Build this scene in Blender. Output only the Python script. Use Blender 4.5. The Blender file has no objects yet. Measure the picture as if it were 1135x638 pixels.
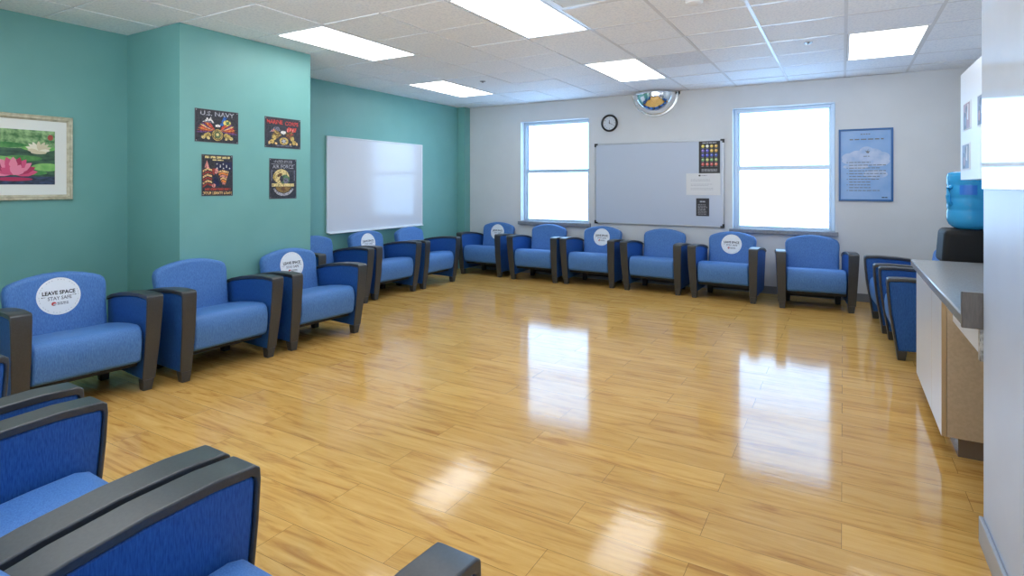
import bpy, bmesh, math, random
from mathutils import Vector, Matrix

# ------------------------------------------------------------------ camera, light, exposure
S = bpy.context.scene
C = S.collection
EYE = 1.36                      # camera height above the floor
CEIL = 2.65
BACK = 7.88                     # back wall
cam_d = bpy.data.cameras.new('camera')
cam_d.sensor_fit = 'HORIZONTAL'; cam_d.sensor_width = 36.0
cam_d.lens = 36.0 * 633.6 / 1135.0
cam_d.shift_y = -(319.0 - 205.9) / 1135.0
cam_d.clip_start = 0.02
cam = bpy.data.objects.new('camera', cam_d); C.objects.link(cam)
cam.location = (0, 0, EYE)
cam.rotation_euler = (math.radians(90), 0, math.radians(30.072))
S.camera = cam
S.view_settings.view_transform = 'Standard'
S.view_settings.look = 'None'
S.view_settings.gamma = 1.0
S.view_settings.use_curve_mapping = False
S.view_settings.exposure = 0.2
S.cycles.use_denoising = True
S.cycles.max_bounces = 10
S.cycles.diffuse_bounces = 6
S.cycles.glossy_bounces = 5
S.cycles.transmission_bounces = 8
S.cycles.caustics_refractive = False
S.cycles.caustics_reflective = False
S.cycles.sample_clamp_indirect = 6.0
W = bpy.data.worlds.new('world'); S.world = W; W.use_nodes = True
_n, _l = W.node_tree.nodes, W.node_tree.links          # fill light added through the open end, lower half stronger to lift the ceiling
_tc = _n.new('ShaderNodeTexCoord'); _sx = _n.new('ShaderNodeSeparateXYZ'); _mr = _n.new('ShaderNodeMapRange')
_mr.inputs['From Min'].default_value = -0.06; _mr.inputs['From Max'].default_value = 0.04
_mx = _n.new('ShaderNodeMix'); _mx.data_type = 'RGBA'
_mx.inputs['A'].default_value = (6.0, 6.4, 7.0, 1); _mx.inputs['B'].default_value = (0.8, 0.87, 0.95, 1)
_l.new(_tc.outputs['Generated'], _sx.inputs[0]); _l.new(_sx.outputs['Z'], _mr.inputs['Value']); _l.new(_mr.outputs[0], _mx.inputs['Factor'])
_l.new(_mx.outputs['Result'], _n['Background'].inputs[0]); _n['Background'].inputs[1].default_value = 1.0
LAMP = 6.3                      # fluorescent troffer diffusers
LAMP_COL = (0.955, 0.985, 1.0)
DAY = 4.9                       # daylit window shades
DAY_COL = (0.32, 0.61, 1.0)
random.seed(7)

# ------------------------------------------------------------------ helpers
def srgb(r, g, b):
    f = lambda c: (c / 255 / 12.92) if c / 255 <= 0.04045 else ((c / 255 + 0.055) / 1.055) ** 2.4
    return (f(r), f(g), f(b))

def mat(name, col, rough=0.5, metal=0.0, spec=0.5, emit=None, estr=0.0, trans=0.0, ior=1.5, coat=0.0):
    m = bpy.data.materials.new(name); m.use_nodes = True
    b = m.node_tree.nodes['Principled BSDF']
    b.inputs['Base Color'].default_value = (*col, 1)
    b.inputs['Roughness'].default_value = rough
    b.inputs['Metallic'].default_value = metal
    b.inputs['Specular IOR Level'].default_value = spec
    b.inputs['IOR'].default_value = ior
    b.inputs['Transmission Weight'].default_value = trans
    b.inputs['Coat Weight'].default_value = coat
    if emit:
        b.inputs['Emission Color'].default_value = (*emit, 1)
        b.inputs['Emission Strength'].default_value = estr
    return m

def noise_mat(name, c1, c2, scale=(20, 20, 20), rough=0.5, bump=0.1, bdist=0.002, spec=0.5, detail=3, lo=0.35, hi=0.65, bscale=None):
    m = mat(name, c1, rough, spec=spec)
    nt = m.node_tree; N = nt.nodes; L = nt.links
    b = N['Principled BSDF']
    tc = N.new('ShaderNodeTexCoord'); mp = N.new('ShaderNodeMapping'); mp.inputs['Scale'].default_value = scale
    nz = N.new('ShaderNodeTexNoise'); nz.inputs['Scale'].default_value = 1.0; nz.inputs['Detail'].default_value = detail
    cr = N.new('ShaderNodeValToRGB')
    cr.color_ramp.elements[0].position = lo; cr.color_ramp.elements[0].color = (*c1, 1)
    cr.color_ramp.elements[1].position = hi; cr.color_ramp.elements[1].color = (*c2, 1)
    L.new(tc.outputs['Object'], mp.inputs['Vector']); L.new(mp.outputs[0], nz.inputs['Vector'])
    L.new(nz.outputs['Fac'], cr.inputs[0]); L.new(cr.outputs[0], b.inputs['Base Color'])
    if bump:
        bp = N.new('ShaderNodeBump'); bp.inputs['Strength'].default_value = bump; bp.inputs['Distance'].default_value = bdist
        src = nz
        if bscale:
            mp2 = N.new('ShaderNodeMapping'); mp2.inputs['Scale'].default_value = bscale
            src = N.new('ShaderNodeTexNoise'); src.inputs['Scale'].default_value = 1.0
            L.new(tc.outputs['Object'], mp2.inputs['Vector']); L.new(mp2.outputs[0], src.inputs['Vector'])
        L.new(src.outputs['Fac'], bp.inputs['Height']); L.new(bp.outputs[0], b.inputs['Normal'])
    return m

def mesh_obj(name, bm, mats, parent=None, smooth=False, bevel=0.0, seg=2, angle=40):
    bmesh.ops.recalc_face_normals(bm, faces=bm.faces[:])
    me = bpy.data.meshes.new(name); bm.to_mesh(me); bm.free()
    return link_mesh(name, me, mats, parent, smooth, bevel, seg, angle)

def link_mesh(name, me, mats, parent=None, smooth=False, bevel=0.0, seg=2, angle=40):
    o = bpy.data.objects.new(name, me); C.objects.link(o)
    for m in (mats if isinstance(mats, (list, tuple)) else [mats]): me.materials.append(m)
    if parent: o.parent = parent
    if smooth or bevel:
        for p in me.polygons: p.use_smooth = True
        me.set_sharp_from_angle(angle=math.radians(angle if not bevel else 50))
    if bevel:
        md = o.modifiers.new('bevel', 'BEVEL'); md.width = bevel; md.segments = seg
        md.limit_method = 'ANGLE'; md.angle_limit = math.radians(angle); md.harden_normals = False
    return o

def box(bm, x0, x1, y0, y1, z0, z1, mi=0):
    v = [bm.verts.new((x, y, z)) for x in (x0, x1) for y in (y0, y1) for z in (z0, z1)]
    for f in ((0, 1, 3, 2), (4, 6, 7, 5), (0, 4, 5, 1), (2, 3, 7, 6), (0, 2, 6, 4), (1, 5, 7, 3)):
        bm.faces.new([v[i] for i in f]).material_index = mi
    return v

def taper(bm, b0, b1, z0, z1):
    """block with rectangle b0=(x0,x1,y0,y1) at z0 and b1 at z1"""
    v = [bm.verts.new((x, y, z)) for (b, z) in ((b0, z0), (b1, z1)) for x, y in ((b[0], b[2]), (b[1], b[2]), (b[1], b[3]), (b[0], b[3]))]
    bm.faces.new(v[3::-1]); bm.faces.new(v[4:])
    for i in range(4):
        j = (i + 1) % 4
        bm.faces.new((v[i], v[j], v[4 + j], v[4 + i]))

def prism(bm, A, B, mi=0):
    """solid between two polygons (lists of 3D points)"""
    a = [bm.verts.new(p) for p in A]; b = [bm.verts.new(p) for p in B]
    bm.faces.new(a[::-1]).material_index = mi; bm.faces.new(b).material_index = mi
    n = len(a)
    for i in range(n):
        bm.faces.new((a[i], a[(i + 1) % n], b[(i + 1) % n], b[i])).material_index = mi

def lathe(bm, prof, c=(0, 0, 0), n=32, mi=0, a0=0, a1=2 * math.pi, axis='z'):
    full = abs(a1 - a0 - 2 * math.pi) < 1e-6
    rings = []
    m = n if full else n + 1
    for r, z in prof:
        ring = []
        for i in range(m):
            a = a0 + (a1 - a0) * i / n
            p = (r * math.cos(a), r * math.sin(a), z)
            if axis == 'y': p = (p[0], -p[2], p[1])
            ring.append(bm.verts.new((c[0] + p[0], c[1] + p[1], c[2] + p[2])))
        rings.append(ring)
    for k in range(len(rings) - 1):
        for i in range(n):
            j = (i + 1) % m
            try: bm.faces.new((rings[k][i], rings[k][j], rings[k + 1][j], rings[k + 1][i])).material_index = mi
            except ValueError: pass
    return rings

def tube(bm, pts, r, n=8, mi=0):
    pts = [Vector(p) for p in pts]; rings = []
    for i, p in enumerate(pts):
        t = (pts[min(i + 1, len(pts) - 1)] - pts[max(i - 1, 0)]).normalized()
        up = Vector((0, 0, 1)) if abs(t.z) < 0.95 else Vector((1, 0, 0))
        s = t.cross(up).normalized(); u = s.cross(t)
        rings.append([bm.verts.new(p + r * (math.cos(a) * s + math.sin(a) * u)) for a in [2 * math.pi * k / n for k in range(n)]])
    for k in range(len(rings) - 1):
        for i in range(n):
            bm.faces.new((rings[k][i], rings[k][(i + 1) % n], rings[k + 1][(i + 1) % n], rings[k + 1][i])).material_index = mi
    bm.faces.new(rings[0][::-1]).material_index = mi; bm.faces.new(rings[-1]).material_index = mi

def text_mesh(body, size, bold=0.0):
    cu = bpy.data.curves.new('lettering', 'FONT'); cu.body = body; cu.size = size
    cu.align_x = 'CENTER'; cu.align_y = 'CENTER'; cu.offset = bold; cu.resolution_u = 2
    o = bpy.data.objects.new('lettering', cu); C.objects.link(o)
    dg = bpy.context.evaluated_depsgraph_get()
    me = bpy.data.meshes.new_from_object(o.evaluated_get(dg))
    bpy.data.objects.remove(o); bpy.data.curves.remove(cu)
    return me

class Art:
    """flat print: polygons in (u, v), thin layers of ink above a surface"""
    STEP = 0.0005
    def __init__(s): s.bm = bmesh.new(); s.mats = []
    def mi(s, m):
        if m not in s.mats: s.mats.append(m)
        return s.mats.index(m)
    def poly(s, pts, m, k=1):
        f = s.bm.faces.new([s.bm.verts.new((u, v, k * s.STEP)) for u, v in pts]); f.material_index = s.mi(m)
        f.normal_update()
        if f.normal.z < 0: f.normal_flip()
    def rect(s, u0, u1, v0, v1, m, k=1): s.poly([(u0, v0), (u1, v0), (u1, v1), (u0, v1)], m, k)
    def ell(s, u, v, a, b, m, k=1, n=20, rot=0.0):
        c, q = math.cos(rot), math.sin(rot)
        P = [(a * math.cos(2 * math.pi * i / n), b * math.sin(2 * math.pi * i / n)) for i in range(n)]
        s.poly([(u + x * c - y * q, v + x * q + y * c) for x, y in P], m, k)
    def petal(s, u, v, ang, ln, wd, m, k=1):
        c, q = math.cos(ang), math.sin(ang)
        P = [(0, 0), (.3 * ln, wd * .8), (.6 * ln, wd), (.85 * ln, wd * .55), (ln, 0), (.85 * ln, -wd * .55), (.6 * ln, -wd), (.3 * ln, -wd * .8)]
        s.poly([(u + x * c - y * q, v + x * q + y * c) for x, y in P], m, k)
    def ring(s, u, v, r0, r1, m, k=1, n=28, sq=1.0):
        for i in range(n):
            a, b = 2 * math.pi * i / n, 2 * math.pi * (i + 1) / n
            s.poly([(u + r0 * math.cos(a), v + sq * r0 * math.sin(a)), (u + r1 * math.cos(a), v + sq * r1 * math.sin(a)),
                    (u + r1 * math.cos(b), v + sq * r1 * math.sin(b)), (u + r0 * math.cos(b), v + sq * r0 * math.sin(b))], m, k)
    def lines(s, u0, u1, v, h, m, k=1, word=(.012, .035), gap=.008):
        """a line of print too small to read"""
        u = u0
        while u < u1:
            w = random.uniform(*word); e = min(u + w, u1)
            s.rect(u, e, v - h / 2, v + h / 2, m, k); u = e + gap
    def text(s, body, size, u, v, m, k=1, width=None, bold=0.0, rot=0.0, shear=0.0):
        me = text_mesh(body, size, bold)
        if width:
            xs = [q.co.x for q in me.vertices]; f = width / (max(xs) - min(xs))
        else: f = 1.0
        i = s.mi(m)
        for p in me.polygons: p.material_index = i
        for q in me.vertices:
            x, y = q.co.x * f, q.co.y
            x += shear * y
            c, n = math.cos(rot), math.sin(rot)
            q.co = (u + x * c - y * n, v + x * n + y * c, k * s.STEP)
        s.bm.from_mesh(me); bpy.data.meshes.remove(me)
    def plate(s, u0, u1, v0, v1, t, m):
        box(s.bm, u0, u1, v0, v1, -t, 0, s.mi(m))
    def build(s, name, origin, facing, parent=None, local=None):
        """facing: outward wall normal '+x', '-x', '-y'"""
        R = {'-y': Matrix(((1, 0, 0), (0, 0, -1), (0, 1, 0))),
             '+x': Matrix(((0, 0, 1), (1, 0, 0), (0, 1, 0))),
             '-x': Matrix(((0, 0, -1), (-1, 0, 0), (0, 1, 0)))}[facing].to_4x4() if facing else local
        s.bm.transform(R)
        me = bpy.data.meshes.new(name); s.bm.to_mesh(me); s.bm.free()
        o = bpy.data.objects.new(name, me); C.objects.link(o)
        for m in s.mats: me.materials.append(m)
        o.location = origin
        if parent: o.parent = parent
        return o

def empty(name, loc, rz=0.0):
    o = bpy.data.objects.new(name, None); C.objects.link(o)
    o.location = loc; o.rotation_euler = (0, 0, rz); o.empty_display_size = 0.1
    return o

def tag(o, label=None, cat=None, group=None, kind=None):
    if label: o['label'] = label
    if cat: o['category'] = cat
    if group: o['group'] = group
    if kind: o['kind'] = kind
    return o

def struct(o): return tag(o, kind='structure')

def copy_tree(o, parent=None):
    c = o.copy(); C.objects.link(c)
    if parent: c.parent = parent
    for ch in [x for x in o.children]:
        copy_tree(ch, c)
    return c

# ------------------------------------------------------------------ materials
M = {}
M['teal'] = noise_mat('teal_paint', srgb(111, 169, 165), srgb(115, 173, 169), (3, 3, 3), 0.42, 0.06, 0.001, bscale=(160, 160, 160))
M['greige'] = noise_mat('grey_paint', srgb(203, 208, 212), srgb(207, 212, 216), (3, 3, 3), 0.5, 0.06, 0.001, bscale=(160, 160, 160))
M['white_wall'] = noise_mat('white_gloss_paint', srgb(186, 202, 228), srgb(191, 207, 232), (3, 3, 3), 0.35, 0.05, 0.001, bscale=(20, 20, 20))
M['tile'] = noise_mat('ceiling_tile', srgb(232, 238, 246), srgb(246, 250, 255), (55, 55, 55), 0.7, 0.35, 0.003, detail=5, lo=.38, hi=.55)
M['tile_b'] = noise_mat('ceiling_tile_older', srgb(214, 219, 226), srgb(228, 232, 238), (55, 55, 55), 0.7, 0.35, 0.003, detail=5, lo=.38, hi=.55)
M['tbar'] = mat('ceiling_grid_paint', srgb(214, 217, 221), 0.3)
M['joint'] = mat('tile_joint', srgb(120, 118, 114), 0.8)
M['base'] = noise_mat('baseboard_vinyl', srgb(112, 116, 122), srgb(118, 122, 128), (6, 6, 6), 0.4, 0)
M['base_light'] = mat('baseboard_light', srgb(165, 172, 182), 0.35)
M['white_metal'] = mat('white_metal', srgb(232, 234, 236), 0.35)
M['alu'] = mat('window_aluminium', srgb(190, 208, 224), 0.35, 0.2)
M['sill'] = noise_mat('stone_sill', srgb(118, 124, 134), srgb(134, 140, 148), (40, 40, 40), 0.35, 0)
M['shade'] = mat('daylit_shade', srgb(240, 244, 250), 0.6, emit=DAY_COL, estr=DAY)
M['diffuser'] = mat('lamp_diffuser', srgb(245, 245, 245), 0.5, emit=LAMP_COL, estr=LAMP)
M['fabric'] = noise_mat('blue_upholstery', srgb(60, 107, 172), srgb(86, 134, 195), (260, 260, 40), 0.55, 0.25, 0.0015, spec=0.4, lo=.3, hi=.7)
M['fabric_arm'] = noise_mat('blue_arm_upholstery', srgb(22, 72, 138), srgb(46, 98, 168), (260, 260, 40), 0.55, 0.25, 0.0015, spec=0.35, lo=.3, hi=.7)
M['black'] = noise_mat('black_polyurethane', srgb(46, 50, 54), srgb(54, 58, 62), (120, 120, 120), 0.36, 0.05, 0.001, spec=0.75)
M['dark'] = mat('dark_underframe', srgb(28, 30, 33), 0.6)
M['sticker'] = mat('white_vinyl', srgb(232, 238, 242), 0.4)
M['ink'] = mat('black_ink', srgb(38, 38, 44), 0.5)
M['ink_grey'] = mat('grey_ink', srgb(112, 114, 122), 0.5)
M['ink_pale'] = mat('pale_grey_ink', srgb(172, 176, 184), 0.5)
M['red'] = mat('red_ink', srgb(196, 52, 48), 0.5)
M['board'] = mat('whiteboard_enamel', srgb(214, 220, 230), 0.11)
M['board_frame'] = mat('whiteboard_aluminium', srgb(186, 192, 198), 0.3, 0.6)
M['board_white'] = mat('whiteboard_white_frame', srgb(222, 230, 236), 0.3)
M['corner'] = mat('black_plastic', srgb(26, 27, 30), 0.45)
M['chrome'] = mat('mirror_acrylic', (0.93, 0.94, 0.95), 0.015, 1.0)
M['rim'] = mat('mirror_rim', srgb(206, 210, 212), 0.25, 0.7)
M['door_white'] = mat('cabinet_white_laminate', srgb(216, 223, 234), 0.3)
M['tan'] = noise_mat('cabinet_tan_laminate', srgb(188, 168, 138), srgb(198, 178, 148), (70, 70, 70), 0.5, 0)
M['toe'] = mat('toe_kick_brown', srgb(112, 98, 84), 0.25)
M['tan_edge'] = mat('tan_edge_band', srgb(186, 160, 120), 0.5)
M['counter'] = noise_mat('grey_laminate', srgb(148, 152, 156), srgb(160, 164, 168), (120, 120, 120), 0.2, 0)
M['splash'] = noise_mat('dark_laminate_end', srgb(80, 74, 70), srgb(94, 88, 82), (120, 120, 20), 0.4, 0)
M['steel'] = noise_mat('worn_steel', srgb(110, 108, 104), srgb(190, 190, 186), (60, 60, 60), 0.35, 0)
M['cooler'] = mat('cooler_grey_plastic', srgb(186, 190, 194), 0.4)
M['cooler_black'] = mat('cooler_black_plastic', srgb(20, 22, 25), 0.6, spec=0.3)
M['bottle'] = mat('blue_polycarbonate', srgb(64, 176, 240), 0.08, trans=0.3, ior=1.3)
M['bottle_label'] = mat('bottle_label', srgb(24, 110, 205), 0.4)

def floor_material():
    m = mat('vinyl_wood_planks', srgb(205, 160, 95), 0.1)
    nt = m.node_tree; N = nt.nodes; L = nt.links; b = N['Principled BSDF']
    tc = N.new('ShaderNodeTexCoord')
    mp = N.new('ShaderNodeMapping'); mp.inputs['Location'].default_value = (0.005, -0.07, 0)
    L.new(tc.outputs['Object'], mp.inputs['Vector'])
    br = N.new('ShaderNodeTexBrick'); br.offset = 0.5; br.offset_frequency = 2; br.squash = 1.0
    br.inputs['Scale'].default_value = 1.0; br.inputs['Brick Width'].default_value = 0.953; br.inputs['Row Height'].default_value = 0.185
    br.inputs['Mortar Size'].default_value = 0.0009; br.inputs['Mortar Smooth'].default_value = 0.3; br.inputs['Bias'].default_value = 0.0
    br.inputs['Color1'].default_value = (0, 0, 0, 1); br.inputs['Color2'].default_value = (1, 1, 1, 1); br.inputs['Mortar'].default_value = (0.5, 0.5, 0.5, 1)
    L.new(mp.outputs[0], br.inputs['Vector'])
    # grain, shifted from plank to plank
    sc = N.new('ShaderNodeMapping'); sc.inputs['Scale'].default_value = (2.4, 21, 1)
    ad = N.new('ShaderNodeVectorMath'); ad.operation = 'ADD'
    ml = N.new('ShaderNodeVectorMath'); ml.operation = 'SCALE'; ml.inputs['Scale'].default_value = 37.0
    L.new(br.outputs['Color'], ml.inputs[0]); L.new(tc.outputs['Object'], sc.inputs['Vector'])
    L.new(sc.outputs[0], ad.inputs[0]); L.new(ml.outputs[0], ad.inputs[1])
    nz = N.new('ShaderNodeTexNoise'); nz.inputs['Scale'].default_value = 1.0; nz.inputs['Detail'].default_value = 6; nz.inputs['Roughness'].default_value = 0.62
    nz.inputs['Distortion'].default_value = 0.9
    L.new(ad.outputs[0], nz.inputs['Vector'])
    cr = N.new('ShaderNodeValToRGB'); e = cr.color_ramp.elements
    e[0].position = 0.30; e[0].color = (*srgb(172, 122, 64), 1)
    e[1].position = 0.72; e[1].color = (*srgb(219, 178, 108), 1)
    k = e.new(0.47); k.color = (*srgb(205, 161, 88), 1)
    L.new(nz.outputs['Fac'], cr.inputs[0])
    # plank tint
    tint = N.new('ShaderNodeMix'); tint.data_type = 'RGBA'; tint.blend_type = 'MULTIPLY'
    rr = N.new('ShaderNodeValToRGB'); rr.color_ramp.elements[0].color = (0.92, 0.90, 0.88, 1); rr.color_ramp.elements[1].color = (1.04, 1.03, 1.02, 1)
    L.new(br.outputs['Color'], rr.inputs[0])
    tint.inputs['Factor'].default_value = 1.0
    L.new(cr.outputs[0], tint.inputs['A']); L.new(rr.outputs[0], tint.inputs['B'])
    # joints
    jm = N.new('ShaderNodeMix'); jm.data_type = 'RGBA'; jm.inputs['B'].default_value = (*srgb(84, 58, 32), 1)
    jf = N.new('ShaderNodeMath'); jf.operation = 'MULTIPLY'; jf.inputs[1].default_value = 1.0
    L.new(br.outputs['Fac'], jf.inputs[0]); L.new(jf.outputs[0], jm.inputs['Factor']); L.new(tint.outputs['Result'], jm.inputs['A'])
    L.new(jm.outputs['Result'], b.inputs['Base Color'])
    # polish: gentle ripples along the planks
    s2 = N.new('ShaderNodeMapping'); s2.inputs['Scale'].default_value = (2.6, 30, 1)
    n2 = N.new('ShaderNodeTexNoise'); n2.inputs['Scale'].default_value = 1.0; n2.inputs['Detail'].default_value = 2
    L.new(tc.outputs['Object'], s2.inputs['Vector']); L.new(s2.outputs[0], n2.inputs['Vector'])
    bp = N.new('ShaderNodeBump'); bp.inputs['Strength'].default_value = 0.2; bp.inputs['Distance'].default_value = 0.002
    L.new(n2.outputs['Fac'], bp.inputs['Height']); L.new(bp.outputs[0], b.inputs['Normal'])
    b.inputs['Specular IOR Level'].default_value = 0.25
    return m
M['floor'] = floor_material()

# ------------------------------------------------------------------ room shell
NOOK, COLX, LEFT = -5.315, -4.535, -5.508
COL0, COL1 = 2.592, 3.873
NEAR = -1.6                       # room end behind the camera, left open for fill light
RIGHT, PART, PARTY = 1.0, 0.463, 2.79

bm = bmesh.new(); box(bm, -6.0, 1.42, NEAR - 0.2, BACK + 0.3, -0.12, 0.0)
struct(mesh_obj('floor', bm, M['floor']))

# ceiling: lay-in tiles hung in a T-bar grid
GX0, GY0, PITCH = 0.02, 6.83, 0.605
LIGHTS = []                       # (ix, iy) lower-left grid cell; a light covers 1 x 2 cells
gx = lambda i: GX0 + PITCH * i
gy = lambda j: GY0 + PITCH * j
for (i, j) in ((-8, -2), (-7, -6), (-4, -2), (-4, -6), (0, -2), (0, -6), (-4, -10), (-7, -10)):  # last two panels are unseen, added to brighten near floor and nook
    LIGHTS.append((i, j))
cells_lit = {(i, j + k) for i, j in LIGHTS for k in (0, 1)}
VENT = (-3, -6)
bm = bmesh.new()
box(bm, -6.0, 1.42, NEAR - 0.2, BACK + 0.3, CEIL + 0.03, CEIL + 0.15, 1)
rnd = random.Random(3)
for i in range(-10, 3):
    for j in range(-13, 3):
        if (i, j) in cells_lit or (i, j) == VENT: continue
        x0, x1, y0, y1 = gx(i) + .008, gx(i + 1) - .008, gy(j) + .008, gy(j + 1) - .008
        if x0 < -5.95 or x1 > 1.2 or y1 > BACK + .3: pass
        dz = rnd.choice((0, 0, 0, .002, .004))
        box(bm, max(x0, -5.98), min(x1, 1.41), max(y0, NEAR - .19), min(y1, BACK + .29), CEIL + dz, CEIL + .03, 2 if (i, j) in ((-3, -2),) else 0)
struct(mesh_obj('ceiling', bm, [M['tile'], M['joint'], M['tile_b']]))
bm = bmesh.new()
for i in range(-9, 3):
    z = CEIL - .003 if i in (-1, -3) else CEIL - .001 if i > -3 else CEIL + .008
    box(bm, gx(i) - .012, gx(i) + .012, NEAR - .1, BACK + .1, z, CEIL + .014)
for j in range(-12, 2):
    for i in range(-10, 3):
        if (i, j) in cells_lit and (i, j - 1) in cells_lit: continue
        box(bm, max(gx(i) + .010, -5.9), min(gx(i + 1) - .010, 1.3), gy(j) - .010, gy(j) + .010, CEIL - .002 if i >= -3 else CEIL + .008, CEIL + .014)
struct(mesh_obj('trim_1', bm, M['tbar']))

# left wall with nook, column and corner pilaster
bm = bmesh.new()
box(bm, -6.0, NOOK, NEAR - .2, COL0, 0, CEIL)
box(bm, -6.0, COLX, COL0, COL1, 0, CEIL)
box(bm, -6.0, LEFT, COL1, BACK + .3, 0, CEIL)
box(bm, LEFT, -5.37, 7.72, BACK, 0, CEIL)
struct(mesh_obj('wall_left', bm, M['teal']))
# back wall with two openings
W1, W2 = (-4.40, -3.25), (-1.244, -0.082)
WZ0, WZ1 = 0.806, 2.362
bm = bmesh.new()
y0, y1 = BACK, BACK + .24
for x0, x1 in ((LEFT, W1[0]), (W1[1], W2[0]), (W2[1], 1.42)): box(bm, x0, x1, y0, y1, 0, CEIL)
for x0, x1 in (W1, W2):
    box(bm, x0, x1, y0, y1, 0, WZ0); box(bm, x0, x1, y0, y1, WZ1, CEIL)
struct(mesh_obj('wall_back', bm, M['greige']))
bm = bmesh.new(); box(bm, RIGHT + .004, 1.42, PARTY, 4.76, 0, CEIL); box(bm, 1.25, 1.42, 4.76, BACK, 0, CEIL); struct(mesh_obj('wall_right', bm, M['greige']))
bm = bmesh.new(); box(bm, PART, 1.42, NEAR, PARTY - .002, 0, CEIL); struct(mesh_obj('wall_partition', bm, M['white_wall'], bevel=.006))
bm = bmesh.new(); box(bm, -6.0, -3.25, -.05, .10, 0, CEIL); struct(mesh_obj('wall_nook_shade', bm, M['greige']))  # unseen wall piece added to keep fill light off the nook
# baseboards
bm = bmesh.new(); box(bm, -5.37, 1.25, BACK - .012, BACK, 0, .095); struct(mesh_obj('baseboard_back', bm, M['base'], bevel=.004))
bm = bmesh.new()
box(bm, NOOK, NOOK + .012, NEAR, COL0, 0, .095); box(bm, NOOK, COLX + .012, COL0 - .012, COL0, 0, .095)
box(bm, COLX, COLX + .012, COL0, COL1, 0, .095); box(bm, LEFT, COLX + .012, COL1, COL1 + .012, 0, .095)
box(bm, LEFT, LEFT + .012, COL1, 7.72, 0, .095)
struct(mesh_obj('baseboard_left', bm, M['base']))
bm = bmesh.new(); box(bm, PART - .014, PART, NEAR, PARTY, 0, .10); struct(mesh_obj('baseboard_right', bm, M['base_light'], bevel=.004))

# windows
def window(n, x0, x1):
    w = struct(empty('window_%d' % n, ((x0 + x1) / 2, BACK, WZ0)))
    cx = (x0 + x1) / 2; hw = (x1 - x0) / 2; h = WZ1 - WZ0
    yo = .11
    bm = bmesh.new()
    for s in (-1, 1): box(bm, s * hw - (.045 if s > 0 else 0), s * hw + (.045 if s < 0 else 0), yo, yo + .06, 0, h)
    box(bm, -hw + .045, hw - .045, yo, yo + .06, h - .05, h); box(bm, -hw + .045, hw - .045, yo, yo + .06, 0, .035)
    struct(mesh_obj('window_frame', bm, M['alu'], w, bevel=.005))
    for z0, z1, dy in ((.035, h * .492, .012), (h * .508, h - .05, .03)):
        bm = bmesh.new()
        box(bm, -hw + .045, -hw + .068, yo + dy, yo + dy + .025, z0, z1); box(bm, hw - .068, hw - .045, yo + dy, yo + dy + .025, z0, z1)
        sash = struct(mesh_obj('sash', bm, M['alu'], w, bevel=.003))
        bm = bmesh.new(); box(bm, -hw + .068, hw - .068, yo + dy + .01, yo + dy + .014, z0, z1)
        struct(mesh_obj('pane', bm, M['shade'], sash))
    bm = bmesh.new(); box(bm, -hw + .045, hw - .045, yo - .006, yo + .055, h * .488, h * .508 + .020)
    struct(mesh_obj('meeting_rail', bm, M['alu'], w, bevel=.004))
    bm = bmesh.new()
    box(bm, -hw - .035, hw + .035, -.045, 0, -.05, 0); box(bm, -hw, hw, 0, .11, -.001, .006)
    struct(mesh_obj('window_sill', bm, M['sill'], w, bevel=.004))
window(1, *W1); window(2, *W2)

# ------------------------------------------------------------------ armchairs
def arm_profiles():
    front = [(-.262, .075), (-.281, .2), (-.304, .35), (-.319, .5), (-.325, .6), (-.323, .630), (-.308, .640)]
    top = [(-.2, .645), (-.05, .638), (.1, .62), (.22, .597), (.295, .572)]
    outer = front + top
    inner = [(-.248, .075), (-.267, .2), (-.290, .35), (-.305, .5), (-.311, .592), (-.309, .607), (-.300, .614)] + \
            [(-.2, .619), (-.05, .612), (.1, .594), (.22, .571), (.295, .546)]
    return outer, inner
XI = 0.298
xo = lambda z: 0.374 + 0.026 * min(1, z / .62)

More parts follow.
